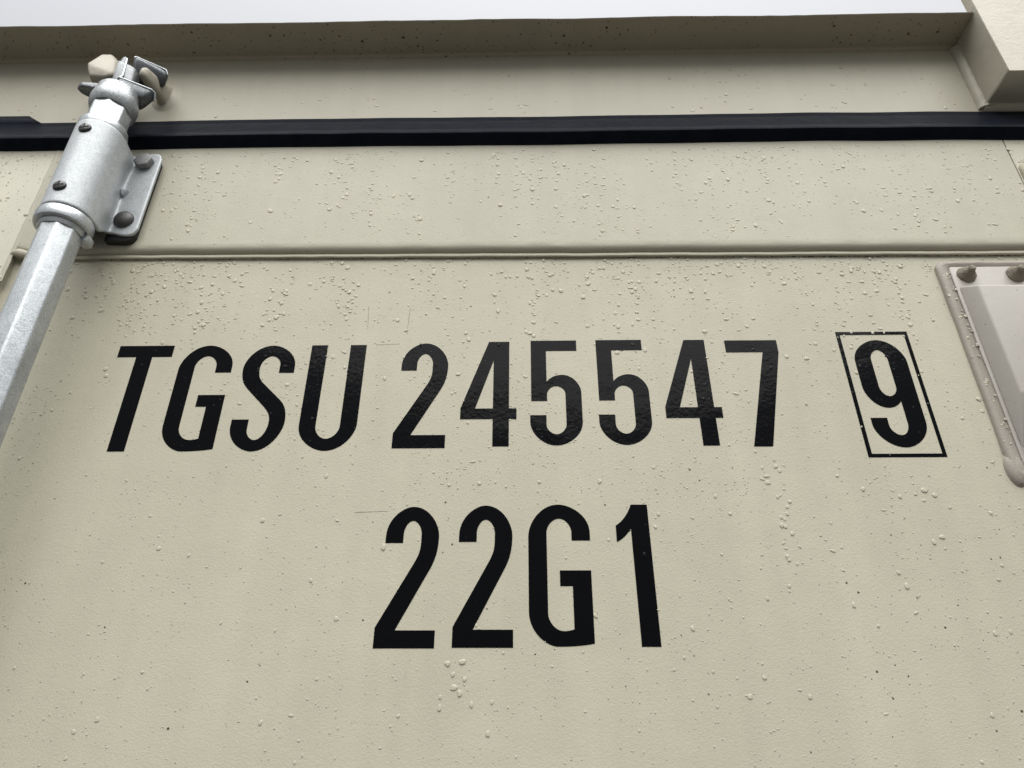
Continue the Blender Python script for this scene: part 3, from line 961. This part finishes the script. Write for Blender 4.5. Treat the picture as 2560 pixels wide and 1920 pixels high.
# two cross-recess screws on the sleeve
for zc in (0.5275, 0.4555):
    cx = RX + 0.0002
    sc = lathe('screw', [(0.0057, -0.0040), (0.0057, 0.0004), (0.0050, 0.0012), (0.0032, 0.0017), (0.0010, 0.0018)], 0, 0, M_SCREW, brk, 28,
               xf=lambda v: Vector((cx + v.x, RY - 0.0217 - v.z, zc + v.y)), smooth=60)
    for ang in (8, 98):
        bm = bmesh.new()
        bm_box(bm, -0.0042, 0.0042, -0.00035, 0.0004, -0.00055, 0.00055)
        for v in bm.verts:
            c, s = math.cos(rad(ang)), math.sin(rad(ang))
            v.co = Vector((cx + v.co.x * c - v.co.z * s, RY - 0.0217 - 0.0017 + v.co.y, zc + v.co.x * s + v.co.z * c))
        link('cross_slot', mesh_of(bm, 'cross_slot'), M_CORE, sc)

# ------------------------------------------------------------------ ventilator cover
vent = thing('ventilator_cover', 'pinkish grey moulded ventilator cover sealed to the door at right edge', 'vent', (0.415, DOOR, 0.21))
VX, vw = 0.415, 0.0465
def rrect(cx, hw, z0, z1, r, n=8):
    out = []
    for (sx, sz, a0) in ((1, 1, 0), (-1, 1, 90), (-1, -1, 180), (1, -1, 270)):
        ccx = cx + sx * (hw - r)
        ccz = (z1 - r) if sz > 0 else (z0 + r)
        for k in range(n + 1):
            a = rad(a0 + 90 * k / n)
            out.append((ccx + r * math.cos(a), ccz + r * math.sin(a)))
    return out
# cover plate
prism('plate', rrect(VX, 0.0355, 0.222, 0.4155, 0.003, 4)[::-1], 'y', DOOR - 0.0034, DOOR - 0.0002, M_VENT, vent, 0.0006)
# sealant bead: flattened band round the plate
def band(name, outer, inner, mat, parent, h):
    bm = bmesh.new()
    n = len(outer)
    rings = []
    dense_o, dense_i = [], []
    for lst, dst in ((outer, dense_o), (inner, dense_i)):
        for i in range(n):
            a, b = lst[i], lst[(i + 1) % n]
            for k in range(10):
                t = k / 10
                dst.append((a[0] + (b[0] - a[0]) * t, a[1] + (b[1] - a[1]) * t))
    n2 = len(dense_o)
    secs = [(0.0, -0.0002), (0.03, 0.45), (0.12, 0.8), (0.3, 1.0), (0.55, 0.9), (0.75, 0.72), (0.92, 0.62), (1.0, 0.3)]
    for i in range(n2):
        o_, i_ = Vector(dense_o[i]), Vector(dense_i[i])
        wob = 0.0008 * noise.noise((o_.x * 60, o_.y * 60, 1.3)) + 0.0003 * noise.noise((o_.x * 300, o_.y * 300, 4.3))
        ring = []
        for t, hh in secs:
            p = o_ + (i_ - o_) * t
            d = (o_ - i_).normalized() * wob * (1 - t)
            hn = 1 + 0.25 * noise.noise((p.x * 80, p.y * 80, 7.1))
            ring.append(bm.verts.new((p.x + d.x, DOOR - h * hh * hn if hh > 0 else DOOR + 0.0003, p.y + d.y)))
        rings.append(ring)
    for i in range(n2):
        a, b = rings[i], rings[(i + 1) % n2]
        for k in range(len(secs) - 1):
            bm.faces.new((a[k], a[k + 1], b[k + 1], b[k]))
    return link(name, mesh_of(bm, name), mat, parent, 60)
band('sealant_bead', rrect(VX, vw, 0.2095, 0.4225, 0.009), rrect(VX, 0.0350, 0.2225, 0.4150, 0.003), M_SEALANT, vent, 0.0040)
lathe('sealant_blob', [(0.0100, -0.0004), (0.0092, 0.0014), (0.0075, 0.0030), (0.005, 0.0038), (0.001, 0.0041)], 0, 0, M_SEALANT, vent, 28,
      xf=lambda v: Vector((0.3735 + v.x * 0.80, DOOR - v.z, 0.2210 + v.y * 1.5)), smooth=80)
# hood: sloping cheeks, closed top, louvre mouth below
hb = [(-0.0330, 0.236), (0.0330, 0.236), (0.0330, 0.3935), (-0.0330, 0.3935)]
ht = [(-0.0262, 0.279), (0.0262, 0.279), (0.0262, 0.3845), (-0.0262, 0.3845)]
bm = bmesh.new()
B = [bm.verts.new((VX + p[0], DOOR - 0.0030, p[1])) for p in hb]
Tt = [bm.verts.new((VX + p[0], DOOR - 0.0170, p[1])) for p in ht]
bm.faces.new(Tt)
bm.faces.new(B[::-1])
for i in range(4):
    bm.faces.new((B[i], B[(i + 1) % 4], Tt[(i + 1) % 4], Tt[i]))
bmesh.ops.bevel(bm, geom=bm.edges[:], offset=0.0016, segments=3, affect='EDGES', profile=0.5)
link('hood', mesh_of(bm, 'hood'), M_VENT, vent, 60)
# paint-coated studs
for sx, tilt in ((-0.0225, 0.0006), (0.0210, -0.0004)):
    bmx = VX + sx
    def sxf(v, bmx=bmx, tilt=tilt):
        k = 1 + 0.10 * noise.noise((v.x * 500 + bmx * 90, v.y * 500, v.z * 700))
        return Vector((bmx + v.x * k + tilt * v.z / 0.01, DOOR - 0.0030 - v.z, 0.4062 + v.y * k))
    lathe('stud', [(0.0080, -0.0006), (0.0082, 0.0012), (0.0078, 0.0022), (0.0062, 0.0034), (0.0058, 0.0048), (0.0046, 0.0058), (0.0042, 0.0070), (0.0032, 0.0076), (0.0030, 0.0098), (0.0026, 0.0110), (0.0012, 0.0114)],
          0, 0, M_STUD, vent, 32, xf=sxf, smooth=60)

# ------------------------------------------------------------------ rain drops
rng = random.Random(11)
DROPS = {'paint': ([], []), 'vinyl': ([], [])}
def add_drop(x, z, y, r, asp=1.0, sag=0.0, h=0.42, rot=0.0, seed=0.0, seg=12):
    drop_bm_v, drop_bm_f = DROPS['vinyl' if on_letter(x, z) else 'paint']
    base = len(drop_bm_v)
    lev = [(1.0, -0.08), (0.975, 0.30), (0.90, 0.58), (0.70, 0.86), (0.38, 0.97)] if seg >= 10 else [(1.0, -0.08), (0.92, 0.50), (0.55, 0.90)]
    c, s = math.cos(rot), math.sin(rot)
    irr = 0.45
    for q, (rr, hh) in enumerate(lev):
        for i in range(seg):
            a = 2 * math.pi * i / seg
            k = 1 + irr * noise.noise((math.cos(a) * 1.1 + seed, math.sin(a) * 1.1, seed * 3.1))
            dx, dz = r * rr * k * math.cos(a) * asp, r * rr * k * math.sin(a)
            if dz > 0:
                dz *= 1 + sag
            dx, dz = dx * c - dz * s, dx * s + dz * c
            lean = -sag * 0.25 * r * hh
            drop_bm_v.append((x + dx, y - hh * h * r, z + dz + lean))
    drop_bm_v.append((x, y - h * r, z - sag * 0.25 * r))
    for q in range(len(lev) - 1):
        for i in range(seg):
            j = (i + 1) % seg
            drop_bm_f.append((base + q * seg + i, base + q * seg + j, base + (q + 1) * seg + j, base + (q + 1) * seg + i))
    tq = base + (len(lev) - 1) * seg
    for i in range(seg):
        drop_bm_f.append((tq + i, tq + (i + 1) % seg, base + len(lev) * seg))

def surf_y(x, z):
    if z > 0.63:
        return Y0 if (x < 0.474) else None
    if z > 0.4435:
        if z > 0.572:
            return None
        return YR
    if z > 0.4345:
        return None
    if x < XL:
        return YR
    if 0.366 < x < 0.464 and 0.205 < z < 0.426:
        if 0.3705 < x < 0.379 and 0.24 < z < 0.41:
            return DOOR - 0.0036
        return None
    return Y0 - 0.0001

def clear_of_hardware(x, z):
    if -0.44 < x < -0.352 and 0.44 < z < 0.56:
        return False
    if -0.46 < x < -0.35 and z > 0.6:
        return False
    return True

def one(x, z, r, seg):
    y = surf_y(x, z)
    if y is None or not clear_of_hardware(x, z):
        return False
    kind = rng.random()
    if kind < 0.30:      # flattened, pulled sideways
        add_drop(x, z, y, r * 0.60, rng.uniform(1.4, 2.4), 0.0, rng.uniform(0.26, 0.40), rng.uniform(-0.6, 0.6), rng.uniform(0, 90), seg)
    else:
        add_drop(x, z, y, r, rng.uniform(0.75, 1.15), rng.uniform(0, 0.6), rng.uniform(0.16, 0.32), rng.uniform(-0.3, 0.3), rng.uniform(0, 90), seg)
    return True

def scatter(n, zr, zpow, rmin, rmax, seg, xr=(-0.62, 0.56), pw=1.8, floor=0.22):
    k = tries = 0
    while k < n and tries < n * 30:
        tries += 1
        x = rng.uniform(*xr)
        z = zr[1] - (zr[1] - zr[0]) * (rng.random() ** zpow)
        den = 0.45 + 1.0 * noise.noise((x * 16, z * 5, 2.2)) + 0.7 * noise.noise((x * 50, z * 18, 9.2))
        if rng.random() > max(floor, den):
            continue
        if one(x, z, rmin + (rmax - rmin) * rng.random() ** pw, seg):
            k += 1

def runs(n, ztop, zlen, xr=(-0.62, 0.56)):
    '''vertical trains of drops, left where water ran down'''
    for _ in range(n):
        x = rng.uniform(*xr)
        z = ztop - rng.random() ** 1.5 * 0.03
        for _k in range(rng.randint(3, 11)):
            one(x + rng.gauss(0, 0.0022), z, rng.uniform(0.0006, 0.0018), 12)
            z -= rng.uniform(0.002, zlen)

scatter(430, (0.4490, 0.568), 1.4, 0.0008, 0.0022, 12)
scatter(1500, (0.4490, 0.568), 1.3, 0.0004, 0.0010, 8)
runs(60, 0.566, 0.014)
scatter(430, (0.27, 0.4315), 1.6, 0.0008, 0.0020, 12)
scatter(170, (0.400, 0.4315), 1.2, 0.0009, 0.0021, 12)
scatter(1800, (0.20, 0.4315), 1.6, 0.0004, 0.0010, 8)
runs(55, 0.42, 0.016)
scatter(230, (0.0, 0.33), 0.9, 0.0006, 0.0016, 12, floor=0.25)
scatter(60, (0.10, 0.25), 0.9, 0.0006, 0.0017, 12, (0.18, 0.46), floor=0.3)
runs(5, 0.23, 0.016, (0.15, 0.36))
scatter(1900, (0.0, 0.33), 0.9, 0.00035, 0.0008, 8, floor=0.3)
scatter(130, (0.63, 0.700), 0.8, 0.0009, 0.0023, 12)
scatter(42, (0.20, 0.426), 1.0, 0.0006, 0.0015, 12, (0.369, 0.380))
# named bigger ones and runs seen on the panel (X, Z, radius, aspect, sag) in mm
for x, z, r, a, s in ((-104, 161, 3.0, .8, .6), (-58, 210, 2.0, 1, .2), (-35, 211, 2.3, 1, .1), (11, 212, 2.0, 1.1, .3), (57, 212, 2.3, .9, .5), (86, 155, 2.2, 1, .6), (96, 176, 2, .8, .7),
                      (236, 322, 2.6, 1.1, .1), (205, 313, 2.4, 1, .1), (193, 331, 2.2, 1.1, .2), (155, 350, 2.6, 1.4, .1), (-50, 350, 2.4, 1, .4), (-52, 341, 1.8, 1, .1),
                      (-26, 391, 2.6, 1.1, .1), (-20, 417, 2.4, 1, .1), (-6, 412, 2.3, 1, .2), (4, 411, 2.3, 1, .2), (26, 414, 2.2, 1, .2), (26, 396, 2.3, 1, .3), (33, 395, 2.8, 1.1, .2),
                      (-53, 81, 2.6, 1.1, .2), (-43, 82, 2.7, 1.3, .1), (-49, 74, 2.2, 1, .3), (-41, 71, 2.0, 1, .3), (-48, 66, 2.5, 1.4, .2), (-44, 62, 2.6, 1, .6), (-57, 60, 1.7, .9, .8), (-57, 53, 2.2, .8, 1.1),
                      (-36, 55, 2.0, .9, .8), (-25, 38, 2.2, .8, .8), (303, 168, 2.6, 1.5, .1), (296, 164, 2.6, .9, .5), (268, 132, 2.4, .9, .8), (300, 204, 3.0, 1.2, .2), (307, 200, 2.4, 1.2, .2),
                      (255, 205, 2.4, .9, .5), (281, 199, 2.2, .9, .4), (228, 119, 2.2, .8, 1.2), (352, 360, 2.2, 1, .2), (366, 282, 2.6, 1.2, .3)):
    y = surf_y(x / 1000, z / 1000)
    if y is not None:
        add_drop(x / 1000, z / 1000, y, r * 0.66 / 1000, a, s, 0.28, 0, x * 0.37 + z, 16)
def drop_object(key, mat, label):
    v, f = DROPS[key]
    me = bpy.data.meshes.new('rain_drops')
    me.from_pydata(v, [], f)
    me.update()
    b = bmesh.new()
    b.from_mesh(me)
    bmesh.ops.recalc_face_normals(b, faces=b.faces)
    b.to_mesh(me)
    b.free()
    if sum(p.normal.y * p.area for p in me.polygons) > 0:      # outward is away from the door
        me.flip_normals()
    o = link('rain_drops', me, mat, None, 180)
    o['kind'] = 'stuff'
    o['label'] = label
    o['category'] = 'water drops'
drop_object('paint', M_DROP, 'raindrops clinging to the beige paint of the door and header')
drop_object('vinyl', M_DROPB, 'raindrops clinging to the black lettering on the door')

# black flakes standing in for the shadow in the gaps under the lapped seam
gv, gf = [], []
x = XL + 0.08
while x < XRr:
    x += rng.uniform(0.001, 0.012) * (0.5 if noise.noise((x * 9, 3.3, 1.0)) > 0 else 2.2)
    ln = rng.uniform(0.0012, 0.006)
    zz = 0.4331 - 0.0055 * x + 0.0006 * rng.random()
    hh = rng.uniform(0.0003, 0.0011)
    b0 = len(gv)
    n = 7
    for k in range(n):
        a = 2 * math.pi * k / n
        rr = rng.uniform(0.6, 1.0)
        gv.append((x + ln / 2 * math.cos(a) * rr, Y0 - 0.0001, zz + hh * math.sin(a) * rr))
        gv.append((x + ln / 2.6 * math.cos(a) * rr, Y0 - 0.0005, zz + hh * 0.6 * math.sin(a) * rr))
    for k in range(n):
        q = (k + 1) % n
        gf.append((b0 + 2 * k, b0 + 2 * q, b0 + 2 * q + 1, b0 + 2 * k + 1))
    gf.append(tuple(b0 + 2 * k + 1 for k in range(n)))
gm = bpy.data.meshes.new('seam_gap_shadow')
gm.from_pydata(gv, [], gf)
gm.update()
go = link('seam_gap_shadow', gm, M_GAP_SHADOW, door)
go['kind'] = 'stuff'
